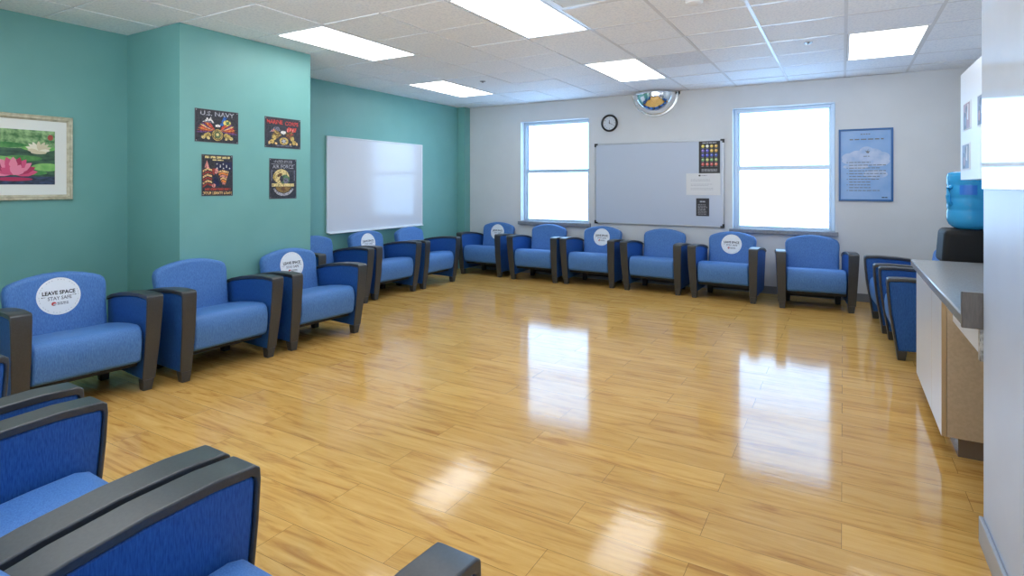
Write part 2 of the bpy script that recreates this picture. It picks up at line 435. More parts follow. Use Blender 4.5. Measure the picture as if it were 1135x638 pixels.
def build_chair():
    root = empty('armchair', (0, 0, 0))
    outer, inner = arm_profiles()
    for s in (-1, 1):
        # black urethane band: front post running over into the arm cap
        bm = bmesh.new()
        loop = outer + inner[::-1]
        prism(bm, [(s * XI, y, z) for y, z in loop], [(s * xo(z), y, z) for y, z in loop])
        mesh_obj('arm_frame', bm, M['black'], root, bevel=.005, seg=3)
        # upholstered panel set inside the band
        pan = inner + [(.29, .12), (.26, .085)]
        bm = bmesh.new()
        prism(bm, [(s * (XI + .006), y, z) for y, z in pan], [(s * (xo(z) - .007), y, z) for y, z in pan])
        mesh_obj('arm_panel', bm, M['fabric_arm'], root, bevel=.008, seg=2)
        bm = bmesh.new()
        a, b = sorted((s * (XI + .002), s * .370)); a2, b2 = sorted((s * (XI + .008), s * .360))
        taper(bm, (a2, b2, -.252, -.2), (a, b, -.262, -.19), 0, .0755)
        mesh_obj('leg', bm, M['black'], root, bevel=.004)
        bm = bmesh.new()
        a, b = sorted((s * .225, s * .295)); a2, b2 = sorted((s * .235, s * .287))
        taper(bm, (a2, b2, .215, .27), (a, b, .205, .285), 0, .21)
        mesh_obj('leg', bm, M['dark'], root, bevel=.004)
    bm = bmesh.new(); box(bm, -.297, .297, -.19, .25, .16, .198)
    mesh_obj('seat_frame', bm, M['dark'], root, bevel=.004)
    # seat cushion
    sp = [(-.245, .197), (-.270, .210), (-.284, .28), (-.288, .35), (-.280, .405), (-.258, .435), (-.222, .446), (-.1, .44), (.05, .424), (.235, .395), (.235, .2)]
    bm = bmesh.new(); prism(bm, [(-.289, y, z) for y, z in sp], [(.289, y, z) for y, z in sp])
    mesh_obj('seat', bm, M['fabric'], root, bevel=.016, seg=3, angle=50)
    # reclined back with a bowed top
    O = Vector((0, .190, .36)); U = Vector((0, .16, .985)).normalized(); Nn = Vector((0, -U.z, U.y))
    half = [(.276, -.10), (.277, .2), (.284, .30), (.283, .335), (.272, .365), (.252, .383), (.215, .398), (.15, .417), (.075, .43), (0, .434)]
    out = half + [(-x, q) for x, q in half[-2::-1]]
    def pt(x, q, d): return tuple(O + Vector((x, 0, 0)) + U * q + Nn * d)
    bm = bmesh.new(); prism(bm, [pt(x, q, -.085) for x, q in out], [pt(x, q, 0) for x, q in out])
    mesh_obj('backrest', bm, M['fabric'], root, bevel=.03, seg=4, angle=50)
    bm = bmesh.new(); box(bm, -.28, .28, .262, .282, .06, .33)
    mesh_obj('back_rail', bm, M['dark'], root, bevel=.004)
    fr = Matrix((( 1, 0, 0, 0), (0, U.y, Nn.y, 0), (0, U.z, Nn.z, 0), (0, 0, 0, 1)))
    return root, fr, O + U * .272 + Nn * .0012

proto, ST_ROT, ST_LOC = build_chair()

def build_sticker():
    A = Art(); r = .122
    n = 48
    prism(A.bm, [(r * math.cos(2 * math.pi * i / n), r * math.sin(2 * math.pi * i / n), -.001) for i in range(n)],
          [(r * math.cos(2 * math.pi * i / n), r * math.sin(2 * math.pi * i / n), 0) for i in range(n)], A.mi(M['sticker']))
    T = A
    T.text('LEAVE SPACE', .034, 0, .022, M['ink'], 2, width=.182, bold=.0012)
    T.text('STAY SAFE', .032, .004, -.014, M['ink_grey'], 2, width=.132, bold=.0006)
    for sx in (-1, 1):
        u = sx * .082
        T.rect(u - .009, u + .009, -.002, .0005, M['ink'], 2)
        T.poly([(u + sx * .009, .004), (u + sx * .015, -.001), (u + sx * .009, -.006)], M['ink'], 2)
    T.ell(-.030, -.048, .0135, .0125, M['red'], 2); T.ell(-.026, -.052, .008, .005, M['sticker'], 3); T.ell(-.028, -.056, .009, .003, M['ink_grey'], 4)
    T.lines(-.012, .050, -.044, .006, M['ink_grey'], 2, (.01, .02), .003); T.lines(-.012, .050, -.054, .005, M['ink_grey'], 2, (.01, .02), .003)
    for k in range(40):                                   # ring of tiny print round the rim
        if k % 4 == 3: continue
        a = 2 * math.pi * k / 40
        T.ell(.108 * math.cos(a), .108 * math.sin(a), .005, .0017, M['ink_pale'], 2, 6, a + math.pi / 2)
    return A.build('sticker', ST_LOC, None, None, ST_ROT)
sticker0 = build_sticker()
used = []

def chair_at(x, y, ang, label, group, sticker=False):
    """front of the two front feet centred on (x, y); ang = direction of the chair's own x axis in degrees"""
    a = math.radians(ang)
    c = proto if not used else copy_tree(proto)
    used.append(c)
    back = Vector((-math.sin(a), math.cos(a), 0))
    c.location = Vector((x, y, 0)) + back * .255; c.rotation_euler = (0, 0, a)
    tag(c, label, 'armchair', group)
    return c, sticker
placed = []
def feet(l, r, label, group, sticker=False, ang=None):
    x, y = (l[0] + r[0]) / 2, (l[1] + r[1]) / 2
    if ang is None: ang = math.degrees(math.atan2(r[1] - l[1], r[0] - l[0]))
    placed.append(chair_at(x, y, ang, label, group, sticker))
GB, GL, GR, GN = 'armchairs along the back wall', 'armchairs along the left wall', 'armchairs beside the counter', 'armchairs in the near row'
feet((-5.10, 7.27), (-4.43, 7.26), 'blue armchair with round white sticker in the far corner, left of the left window', GB, True)
feet((-4.155, 7.20), (-3.495, 7.21), 'plain blue armchair standing directly below the left window', GB)
feet((-3.328, 7.233), (-2.659, 7.225), 'blue armchair with round white sticker below the left half of the grey whiteboard', GB, True)
feet((-2.443, 7.195), (-1.777, 7.163), 'plain blue armchair below the right half of the grey whiteboard and its papers', GB)
feet((-1.567, 7.124), (-.90, 7.096), 'blue armchair with round white sticker below the left part of the right window', GB, True)
feet((-.586, 7.004), (.08, 7.083), 'plain blue armchair standing apart below the right edge of the right window', GB)
feet((-4.05, 1.41), (-4.003, 2.083), 'blue armchair with the largest readable round sticker, beside the framed water lily picture', GL, True)
feet((-3.94, 2.297), (-3.925, 2.968), 'plain blue armchair at the column corner, below the left pair of metal signs', GL)
feet((-3.925, 3.184), (-3.892, 3.857), 'blue armchair with partly covered round sticker, below the right pair of metal signs', GL, True)
feet((-4.80, 4.216), (-4.78, 4.886), 'plain blue armchair half hidden behind the column edge', GL)
feet((-4.815, 5.09), (-4.79, 5.76), 'blue armchair with round sticker below the whiteboard on the teal wall', GL, True)
feet((-4.77, 5.94), (-4.778, 6.61), 'plain blue armchair below the far end of the whiteboard on the teal wall', GL)
feet((.26, 6.96), (.31, 6.29), 'blue armchair against the right wall, the farther one beyond the counter', GR)
feet((.345, 6.066), (.365, 5.398), 'blue armchair against the right wall, the nearer one right behind the counter end', GR)
feet((-2.435, .945), (-3.105, .965), 'blue armchair of the near row cut by the left edge of the photo', GN, ang=178.3)
feet((-1.505, .895), (-2.175, .915), 'middle blue armchair of the near row, its seat cushion in view', GN, ang=178.3)
feet((-.678, .872), (-1.348, .892), 'blue armchair of the near row nearest the camera, at the bottom edge', GN, ang=178.3)
first = True
for c, st in placed:
    if not st: continue
    s = sticker0 if first else copy_tree(sticker0)
    first = False; s.parent = [q for q in c.children if q.name.startswith('backrest')][0]
    s['label'] = 'round white sticker reading LEAVE SPACE STAY SAFE'

# ------------------------------------------------------------------ boards on the walls
def board(name, origin, w, h, facing, frame, surf, corners, label):
    """origin = centre on the wall"""
    r = empty(name, origin)
    rz = {'-y': 0, '+x': math.pi / 2, '-x': -math.pi / 2}[facing]
    r.rotation_euler = (0, 0, rz)
    bm = bmesh.new(); box(bm, -w / 2 + .012, w / 2 - .012, -.018, -.001, -h / 2 + .012, h / 2 - .012); mesh_obj('writing_surface', bm, surf, r)
    bm = bmesh.new()
    for s in (-1, 1):
        x0, x1 = sorted((s * w / 2, s * (w / 2 - .016))); box(bm, x0, x1, -.024, -.001, -h / 2, h / 2)
        z0, z1 = sorted((s * h / 2, s * (h / 2 - .016))); box(bm, -w / 2 + .016, w / 2 - .016, -.024, -.001, z0, z1)
    mesh_obj('frame', bm, frame, r, bevel=.003)
    if corners:
        for sx in (-1, 1):
            for sz in (-1, 1):
                bm = bmesh.new()
                x0, x1 = sorted((sx * (w / 2 + .004), sx * (w / 2 - .045))); z0, z1 = sorted((sz * (h / 2 + .004), sz * (h / 2 - .02)))
                box(bm, x0, x1, -.028, -.001, z0, z1)
                x2, x3 = sorted((sx * (w / 2 + .004), sx * (w / 2 - .02))); z2, z3 = sorted((sz * (h / 2 - .02), sz * (h / 2 - .045)))
                box(bm, x2, x3, -.028, -.001, z2, z3)
                mesh_obj('corner_cap', bm, M['corner'], r)
    return tag(r, label, 'whiteboard')
b = board('whiteboard', (LEFT, 5.86, EYE + .017), 1.846, 1.20, '+x', M['board_white'], M['board'], False, 'large white whiteboard with thin white frame on the teal left wall')
bm = bmesh.new(); box(bm, -.90, .90, -.06, -.02, -.612, -.598); mesh_obj('pen_tray', bm, M['board_white'], b, bevel=.003)
GREYB = mat('greyish_enamel', srgb(186, 198, 216), 0.18)
board('whiteboard', (-2.247, BACK, EYE + .033), 1.80, 1.156, '-y', M['board_frame'], GREYB, True, 'greyish whiteboard with black corners on the back wall between the windows')

# papers on the back board
Yb = BACK - .022
def centre(x0, x1, d0, d1, y=Yb): return ((x0 + x1) / 2, y, EYE + (d0 + d1) / 2)
dots = [[(226, 214, 90), (226, 226, 200), (230, 200, 80), (214, 176, 70)], [(120, 96, 190), (96, 90, 200), (226, 190, 70), (216, 170, 70)],
        [(60, 70, 190), (70, 80, 200), (70, 90, 190), (60, 80, 170)], [(120, 170, 110), (190, 200, 110), (130, 180, 110), (160, 180, 100)],
        [(210, 80, 70), (226, 110, 90), (200, 80, 80), (220, 120, 90)]]
A = Art(); w, h = .27, .426
A.plate(-w / 2, w / 2, -h / 2, h / 2, .001, M['corner'])
for i, row in enumerate(dots):
    for j, c in enumerate(row):
        m = mat('chart_dot', srgb(*c), .5)
        u, v = -w / 2 + .052 + j * .056, h / 2 - .065 - i * .06
        A.ell(u, v, .020, .020, m, 1); A.ell(u - .004, v + .005, .007, .005, M['sticker'], 2, 8)
        A.lines(u - .018, u + .018, v - .028, .004, M['ink_pale'], 1, (.01, .02), .003)
for k in range(3): A.lines(-.10, .10, -h / 2 + .055 - k * .014, .006, M['ink_pale'], 1, (.015, .04), .006)
A.lines(-.09, .09, h / 2 - .022, .012, M['ink_pale'], 1, (.03, .05), .006)
tag(A.build('chart_poster', centre(-1.666, -1.396, .592, .166), '-y'), 'black chart with rows of coloured faces at the top right of the grey whiteboard', 'poster')
A = Art(); w, h = .443, .29
PAPER = mat('white_paper', srgb(214, 218, 222), .6)
A.plate(-w / 2, w / 2, -h / 2, h / 2, .001, PAPER)
A.ell(-.045, h / 2 - .03, .014, .011, M['ink'], 1); A.lines(-.02, .05, h / 2 - .03, .007, M['ink_grey'], 1)
for v in (.062, .045, .0, -.018, -.055, -.072): A.lines(-.16, random.uniform(.06, .17), v, .006, M['ink_pale'], 1)
tag(A.build('paper_notice', centre(-1.833, -1.39, .17, -.126, Yb - .001), '-y'), 'white sheet with faint grey lines below the black chart on the whiteboard', 'paper')
A = Art(); w, h = .169, .237
DK = mat('dark_card', srgb(46, 48, 56), .5)
A.plate(-w / 2, w / 2, -h / 2, h / 2, .001, DK)
A.lines(-.035, .035, h / 2 - .045, .018, M['ink_pale'], 1, (.03, .04), .004)
for k in range(8): A.lines(-.06, random.uniform(.03, .06), h / 2 - .085 - k * .018, .006, M['ink_pale'], 1)
tag(A.build('paper_card', centre(-1.702, -1.533, -.165, -.402), '-y'), 'small dark card with white lines at the bottom right of the grey whiteboard', 'paper')

# clock
r = empty('wall_clock', (-2.924, BACK, EYE + .908))
bm = bmesh.new(); lathe(bm, [(.096, .001), (.122, .001), (.126, .012), (.124, .03), (.112, .038), (.100, .034), (.097, .018)], n=40, axis='y'); mesh_obj('clock_rim', bm, M['corner'], r, smooth=True)
A = Art(); n = 40
prism(A.bm, [(.1 * math.cos(2 * math.pi * i / n), .1 * math.sin(2 * math.pi * i / n), -.012) for i in range(n)], [(.1 * math.cos(2 * math.pi * i / n), .1 * math.sin(2 * math.pi * i / n), 0) for i in range(n)], A.mi(mat('clock_dial', srgb(206, 214, 222), .4)))
for k in range(12):
    a = math.radians(90 - 30 * (k + 1)); A.text(str(k + 1), .024, .078 * math.cos(a), .078 * math.sin(a), M['ink'], 1)
A.build('dial', (0, -.016, 0), '-y', r)
for nm, a, ln, wd in (('hour_hand', 94, .045, .005), ('minute_hand', -27, .062, .0035)):
    A = Art(); a = math.radians(a); c, s = math.cos(a), math.sin(a)
    P = [(-.012, -wd), (ln, -wd * .6), (ln, wd * .6), (-.012, wd)]
    P = [(x * c - y * s, x * s + y * c) for x, y in P]
    prism(A.bm, [(x, y, 0) for x, y in P], [(x, y, .0015) for x, y in P], A.mi(M['ink'])); A.build(nm, (0, -.018 - (.002 if nm[0] == 'm' else 0), 0), '-y', r)
tag(r, 'round black-rimmed wall clock with white dial left of the dome mirror', 'clock')

# half-dome security mirror in the angle of wall and ceiling
r = empty('dome_mirror', (-2.255, BACK, CEIL - .004))
R0 = .325
bm = bmesh.new(); n1, n2 = 40, 22; rings = []
for i in range(n1 + 1):
    a = math.pi * i / n1; row = []
    for j in range(n2 + 1):
        e = (math.pi / 2) * j / n2
        row.append(bm.verts.new((-.30 * math.cos(a), -.26 * math.sin(a) * math.cos(e), -.30 * math.sin(a) * math.sin(e))))
    rings.append(row)
for i in range(n1):
    for j in range(n2):
        f = [rings[i][j], rings[i + 1][j], rings[i + 1][j + 1], rings[i][j + 1]]
        try: bm.faces.new(f)
        except ValueError: pass
bmesh.ops.remove_doubles(bm, verts=bm.verts[:], dist=1e-5)
mesh_obj('mirror_dome', bm, M['chrome'], r, smooth=True, angle=80)
bm = bmesh.new()
for (ra, rb, ya, yb) in ((.295, R0, -.012, -.001),):
    for i in range(40):
        a, b2 = math.pi * i / 40, math.pi * (i + 1) / 40
        P = [(ra, ya), (rb, ya), (rb, yb), (ra, yb)]
        prism(bm, [(-q * math.cos(a), y, -q * math.sin(a)) for q, y in P], [(-q * math.cos(b2), y, -q * math.sin(b2)) for q, y in P])
bmesh.ops.remove_doubles(bm, verts=bm.verts[:], dist=1e-5)
mesh_obj('rim', bm, M['rim'], r)
for s in (1,):
    bm = bmesh.new(); box(bm, s * .325 - .010, s * .325 + .010, -.03, -.001, -.04, 0); mesh_obj('clip', bm, M['corner'], r, bevel=.003)
tag(r, 'half-dome convex security mirror where the back wall meets the ceiling', 'mirror')

# framed sky poster on the back wall
r = empty('sky_poster', (.228, BACK, EYE + .246)); w, h = .545, .85
SKYF = mat('blue_poster_frame', srgb(36, 96, 156), .35)
bm = bmesh.new()
for s in (-1, 1):
    x0, x1 = sorted((s * w / 2, s * (w / 2 - .022))); box(bm, x0, x1, -.02, -.001, -h / 2, h / 2)
    z0, z1 = sorted((s * h / 2, s * (h / 2 - .022))); box(bm, -w / 2 + .022, w / 2 - .022, -.02, -.001, z0, z1)
mesh_obj('frame', bm, SKYF, r, bevel=.003)
SKY = noise_mat('sky_print', srgb(124, 166, 216), srgb(140, 176, 220), (5, 5, 5), .3, 0)
CLOUD = noise_mat('cloud_print', srgb(150, 178, 216), srgb(186, 200, 224), (9, 9, 9), .3, 0)
A = Art(); A.plate(-w / 2 + .02, w / 2 - .02, -h / 2 + .02, h / 2 - .02, .004, SKY)
cl_k = 1
for u, v, a, b2 in ((-.17, .09, .07, .05), (-.08, .11, .09, .06), (.01, .14, .08, .075), (.08, .12, .09, .07), (.16, .09, .08, .06), (-.05, .05, .19, .06), (.12, .04, .12, .06), (-.1, -.02, .13, .03), (.1, -.11, .12, .05)):
    A.ell(u, v, a, b2, CLOUD, cl_k); cl_k += .5
A.poly([(-.005, .17), (.02, .155), (.045, .165), (.03, .135), (.012, .14)], M['ink_grey'], 6)
A.poly([(.012, .15), (.03, .19), (.022, .15)], M['ink_grey'], 7)
A.lines(-.02, .04, .10, .008, M['ink_grey'], 6)
A.lines(-.05, .05, h / 2 - .065, .010, M['ink_grey'], 6); A.lines(-.16, .18, h / 2 - .125, .013, M['ink_grey'], 6, (.03, .06), .014)
for k in range(11):
    v = .03 - k * .033
    if k % 2 == 0: A.rect(-.19, -.178, v - .004, v + .004, M['ink_grey'], 6)
    A.lines(-.165, random.choice((.05, .14, .2, .2)), v, .009, M['ink_grey'], 6, (.02, .05), .008)
A.lines(.16, .215, -h / 2 + .045, .01, M['ink'], 6, (.02, .03), .004)
A.build('print', (0, -.008, 0), '-y', r)
tag(r, 'blue framed poster of clouds with lines of text right of the right window', 'poster')

# framed water lily picture in the nook
py0, py1, pz0, pz1 = 1.21, 2.182, EYE - .108, EYE + .538
r = empty('framed_picture', (NOOK, (py0 + py1) / 2, (EYE * 2 + .43) / 2)); r.rotation_euler = (0, 0, math.pi / 2)
w, h = py1 - py0, pz1 - pz0
FR = noise_mat('silver_gilt_frame', srgb(176, 172, 148), srgb(206, 202, 180), (30, 30, 30), .35, .1)
bm = bmesh.new()
O_, I_ = [(-w / 2, -h / 2), (w / 2, -h / 2), (w / 2, h / 2), (-w / 2, h / 2)], .04
sect = [(0, -.001), (0, -.022), (.006, -.03), (.014, -.026), (.026, -.030), (.034, -.022), (.04, -.016), (.04, -.001)]
rings = []
for (x, z) in O_:
    rings.append([bm.verts.new((x - math.copysign(d, x), y, z - math.copysign(d, z))) for d, y in sect])
for i in range(4):
    a, b2 = rings[i], rings[(i + 1) % 4]
    for k in range(len(sect)):
        l = (k + 1) % len(sect); bm.faces.new((a[k], b2[k], b2[l], a[l]))
mesh_obj('frame', bm, FR, r, smooth=True, angle=35)
bm = bmesh.new(); box(bm, -w / 2 + .038, w / 2 - .038, -.012, -.002, -h / 2 + .038, h / 2 - .038)
mesh_obj('mat_board', bm, mat('white_mat', srgb(232, 236, 232), .5), r)
iw0, iw1, ih0, ih1 = -w / 2 + .115, w / 2 - .117, -h / 2 + .118, h / 2 - .117
G = {k: noise_mat('lily_' + k, srgb(*a), srgb(*b2), sc_, .4, 0) for k, a, b2, sc_ in
     (('foliage', (66, 118, 70), (158, 196, 138), (28, 28, 28)), ('water', (40, 72, 60), (70, 110, 84), (12, 12, 40)), ('pad', (104, 176, 92), (150, 206, 120), (16, 16, 16)),
      ('pad_dark', (54, 124, 66), (96, 160, 88), (16, 16, 16)), ('deep', (28, 40, 60), (60, 78, 110), (20, 20, 50)))}
PINK, PINK2, PINK3 = mat('petal_pink', srgb(216, 84, 128), .5), mat('petal_pink_light', srgb(236, 140, 170), .5), mat('petal_pink_deep', srgb(176, 48, 92), .5)
WHT, WHT2 = mat('petal_white', srgb(236, 232, 214), .5), mat('petal_cream', srgb(214, 206, 176), .5)
A = Art(); A.rect(iw0, iw1, ih0, ih1, G['water'], 1)
hh = ih1 - ih0
A.rect(iw0, iw1, ih0 + hh * .66, ih1, G['foliage'], 2); A.rect(iw0, iw1, ih0, ih0 + hh * .15, G['deep'], 2)
def clip_ell(u, v, a, b2, m, k):
    n = 24; P = [(min(iw1, max(iw0, u + a * math.cos(2 * math.pi * i / n))), min(ih1, max(ih0, v + b2 * math.sin(2 * math.pi * i / n)))) for i in range(n)]
    A.poly(P, m, k)
# right-hand edge of the print sits at iw1 (towards the column)
for du, dv, a, b2, m in ((.10, .28, .11, .022, 'pad'), (.30, .30, .12, .02, 'pad_dark'), (.45, .26, .10, .022, 'pad'), (.05, .135, .10, .03, 'pad'), (.20, .20, .12, .022, 'pad_dark'), (.36, .19, .12, .024, 'pad'), (.55, .2, .12, .03, 'pad'), (.62, .3, .1, .02, 'pad_dark'), (.14, .09, .09, .018, 'pad_dark')):
    clip_ell(iw1 - du, ih0 + dv * .98, a, b2, G[m], 3 + (m == 'pad'))
u, v = iw1 - .105, ih0 + .255
for i, a in enumerate((20, 160, 40, 140, 60, 120, 90, 5, 175)):
    A.petal(u, v, math.radians(a), .088 - .002 * i, .013, WHT if i % 2 else WHT2, 5 + i * .4)
A.ell(u, v - .012, .05, .012, WHT2, 9); clip_ell(iw1 - .03, ih1 - .05, .018, .022, mat('bud_red', srgb(170, 84, 74), .5), 6)
u, v = iw1 - .26, ih0 + .075
for i, a in enumerate((8, 172, 22, 158, 38, 142, 55, 125, 72, 108, 90)):
    A.petal(u, v, math.radians(a), .15 - .004 * (i // 2), .026, (PINK, PINK2, PINK3)[i % 3], 10 + i * .45)
for i, a in enumerate((35, 145, 60, 120, 90)): A.petal(u, v - .005, math.radians(a), .09, .022, (PINK2, PINK)[i % 2], 16 + i * .5)
A.ell(u, v - .035, .12, .014, PINK3, 5)
u = iw1 - .55
for i, a in enumerate((15, 165, 40, 140, 65, 115, 90)): A.petal(u, ih0 + .16, math.radians(a), .10, .02, (PINK, PINK2)[i % 2], 10 + i * .5)
A.build('print', (0, -.0125, 0), '-y', r)
tag(r, 'silver-gilt framed water lily picture in a white mat on the teal nook wall', 'picture')

# ------------------------------------------------------------------ metal signs on the column
TIN = noise_mat('dark_tin', srgb(26, 30, 38), srgb(60, 58, 66), (60, 60, 60), .35, 0)
TINEDGE = mat('tin_edge', srgb(92, 98, 102), .4)
col = {k: noise_mat('sign_' + k, srgb(*[q * .5 for q in c]), srgb(*c), (75, 75, 75), .4, 0, lo=.36, hi=.52) for k, c in dict(silver=(176, 176, 184), gold=(204, 176, 96), paleg=(226, 206, 140), orange=(232, 140, 60), red=(206, 70, 62), purple=(112, 70, 130),
       blue=(44, 104, 186), yellow=(232, 220, 120), white=(228, 226, 222), brown=(112, 78, 44), green=(90, 128, 88), grey=(112, 112, 128), pink=(226, 150, 140), rust=(160, 62, 50), cream=(236, 196, 130), navy=(30, 36, 74), dkgold=(140, 112, 56)).items()}
Xs = COLX + .003
def sign_at(A, y0, y1, d0, d1, label):
    o = A.build('metal_sign', (Xs, (y0 + y1) / 2 * 1.0087, EYE + (d0 + d1) / 2 * 1.0087), '+x')
    return tag(o, label, 'sign', 'metal signs on the column')
def base(A, w, h):
    A.plate(-w / 2, w / 2, -h / 2, h / 2, .002, TINEDGE); A.rect(-w / 2 + .004, w / 2 - .004, -h / 2 + .004, h / 2 - .004, TIN, 1)
    for sx in (-1, 1):
        for sy in (-1, 1): A.ell(sx * (w / 2 - .012), sy * (h / 2 - .012), .004, .004, col['silver'], 2, 8)
def wing(A, sx, u0, v0, cols, n, ln, k=2, spread=(5, 60), wd=.010):
    for i in range(n):
        a = math.radians(spread[0] + (spread[1] - spread[0]) * i / (n - 1))
        A.petal(u0, v0, a if sx > 0 else math.pi - a, ln * (1 - .04 * i), wd, cols[i % len(cols)], k + i * .4)
# U.S. NAVY
A = Art(); w, h = .385, .272; base(A, w, h)
A.text('U.S. NAVY', .05, .0, h / 2 - .036, col['silver'], 3, width=.30, bold=.001)
wing(A, -1, -.02, -.035, [col['purple'], col['rust'], col['orange'], col['red'], col['cream']], 9, .165, 2, (-8, 46))
wing(A, 1, .02, -.035, [col['purple'], col['rust'], col['orange'], col['red'], col['cream']], 9, .165, 2, (-8, 46))
A.poly([(-.13, .03), (-.03, .025), (-.045, .05), (-.06, .075), (-.075, .05), (-.09, .07), (-.105, .048)], col['white'], 7); A.poly([(-.12, .028), (-.04, .022), (-.06, .045)], col['grey'], 8)
A.poly([(.02, .01), (.055, .085), (.085, .08), (.06, .03), (.045, .005)], col['blue'], 7); A.ell(.085, .035, .035, .024, col['yellow'], 8, 14); A.ell(.09, .035, .016, .014, col['green'], 9, 10)
A.poly([(-.02, -.005), (.02, -.005), (.028, .008), (.005, .018), (-.018, .012)], col['white'], 9)
A.ell(0, -.072, .048, .048, col['gold'], 7, 28); A.ring(0, -.072, .036, .04, col['navy'], 8); A.ell(0, -.072, .03, .03, col['green'], 8, 20); A.ell(.0, -.068, .014, .013, col['paleg'], 9, 10); A.ring(0, -.072, .02, .024, col['brown'], 9)
for s in (-1, 1):
    for (u, v, a, b2) in ((.075, -.07, .022, .016), (.10, -.082, .02, .02), (.125, -.095, .018, .014), (.08, -.1, .016, .012)): A.ell(s * u, v, a, b2, col['gold'] if a > .019 else col['paleg'], 7, 10, s * .5)
sign_at(A, 2.688, 3.071, .628, .356, 'wide dark metal sign reading U.S. NAVY, upper left on the column')
# MARINE CORPS
A = Art(); w, h = .395, .282; base(A, w, h)
A.text('MARINE', .052, -.092, h / 2 - .045, col['red'], 3, width=.17, bold=.0012); A.text('CORPS', .052, .094, h / 2 - .05, col['red'], 3, width=.15, bold=.0012)
A.poly([(.03, .035), (.06, .06), (.10, .052), (.15, .058), (.14, .02), (.10, .012), (.05, .01)], col['red'], 3)
for k in range(3): A.poly([(.045 + .03 * k, .05), (.055 + .03 * k, .05), (.05 + .03 * k, .015), (.04 + .03 * k, .015)], col['pink'], 4)
A.poly([(-.15, .0), (-.1, .05), (-.05, .055), (-.03, .02), (-.08, .01)], col['grey'], 3); A.poly([(-.14, .005), (-.1, .035), (-.09, .012)], col['pink'], 4)
wing(A, -1, -.02, -.02, [col['dkgold'], col['brown'], col['gold']], 7, .12, 4, (-25, 30)); wing(A, 1, .02, -.02, [col['brown'], col['rust'], col['dkgold']], 7, .12, 4, (-25, 30))
A.ell(0, .005, .03, .018, col['white'], 8, 14); A.poly([(.02, .005), (.035, -.004), (.02, -.006)], col['gold'], 9)
A.ring(.005, -.075, .028, .05, col['gold'], 7, 20, .7); A.poly([(.005 + (.032 if i % 2 else .015) * math.cos(math.pi * i / 5), -.075 + (.026 if i % 2 else .012) * math.sin(math.pi * i / 5)) for i in range(10)], col['silver'], 9)
for s in (-1, 1):
    for (u, v, a, b2) in ((.1, -.05, .022, .022), (.12, -.085, .024, .02), (.15, -.095, .012, .018), (.08, -.1, .014, .01)): A.ell(s * u, v, a, b2, col['gold'] if b2 > .019 else col['cream'], 6, 10, s * .4)
A.lines(-.08, .1, -h / 2 + .022, .012, col['grey'], 4, (.03, .05), .005)
sign_at(A, 3.327, 3.722, .631, .345, 'wide dark metal sign with red lettering and an eagle, upper right on the column')
# YOUR LIBERTY LOAN
A = Art(); w, h = .276, .344; base(A, w, h)
A.lines(-.11, .11, h / 2 - .022, .018, col['paleg'], 2, (.04, .05), .008); A.lines(-.045, .05, h / 2 - .044, .01, col['paleg'], 2, (.03, .04), .006)
A.rect(-.02, .13, .045, .115, col['navy'], 2)
for i in range(9): A.ell(-.005 + (i % 5) * .028, .06 + (i // 5) * .024 + (i % 2) * .012, .0065, .0065, col['white'], 3, 6)
for i in range(6):
    v = .06 - i * .025
    A.poly([(-.128, v - .02), (-.09, v + .002), (-.05, v - .01), (-.05, v - .026), (-.09, v - .014), (-.128, v - .036)], (col['cream'], col['rust'])[i % 2], 3)
A.poly([(-.095, .125), (-.115, .06), (-.07, .055)], col['pink'], 4)
for i in range(6):
    v = .035 - i * .02
    A.poly([(.0 + .008 * i, v), (.045, v + .012), (.10 - .006 * i, v - .002), (.095 - .006 * i, v - .018), (.04, v - .004), (.002 + .008 * i, v - .016)], (col['cream'], col['orange'], col['pink'])[i % 3], 4)
A.ell(-.012, .035, .016, .024, col['pink'], 5, 12); A.poly([(-.05, .06), (-.02, .055), (-.03, .0), (-.045, .01)], col['rust'], 5)
A.poly([(-.04, -.01), (.0, -.02), (.02, -.09), (-.03, -.09)], col['navy'], 5); A.ell(-.035, -.085, .018, .016, col['pink'], 6, 10)
A.lines(-.11, .115, -h / 2 + .056, .020, col['rust'], 3, (.04, .06), .006)
A.text('YOUR LIBERTY LOAN', .03, 0, -h / 2 + .024, col['cream'], 3, width=.25, bold=.001)
sign_at(A, 2.744, 3.02, .259, -.085, 'tall poster-like metal sign reading YOUR LIBERTY LOAN, lower left on the column')
# AIR FORCE
A = Art(); w, h = .30, .373; base(A, w, h)
A.text('UNITED STATES', .032, 0, h / 2 - .028, col['silver'], 3, width=.2, bold=.0004); A.rect(-.13, .13, h / 2 - .052, h / 2 - .049, col['silver'], 2)
A.text('AIR FORCE', .046, 0, h / 2 - .076, col['silver'], 3, width=.23, bold=.0006)
for s in (-1, 1): A.rect(*sorted((s * .13, s * .12)), -.02, .085, col['grey'], 2)
A.rect(-.12, .12, .07, .073, col['grey'], 2)
A.ell(-.02, .02, .085, .07, col['paleg'], 3, 24); A.poly([(-.1, .05), (-.115, .01), (-.095, -.02), (-.08, .02)], col['gold'], 4); A.ell(-.04, .035, .03, .014, col['brown'], 5, 12, .5)
A.ell(.02, -.01, .05, .05, col['green'], 4, 18); A.ell(.03, -.02, .028, .03, col['grey'], 5, 14); A.ell(-.02, .0, .02, .03, col['TIN'] if 'TIN' in col else TIN, 6, 12)
A.lines(-.125, .12, -.058, .028, col['paleg'], 7, (.05, .07), .004)
A.poly([(-.09, -.075), (.09, -.075), (.06, -.115), (0, -.135), (-.06, -.115)], col['dkgold'], 4); A.ell(0, -.09, .018, .026, col['brown'], 5, 12)
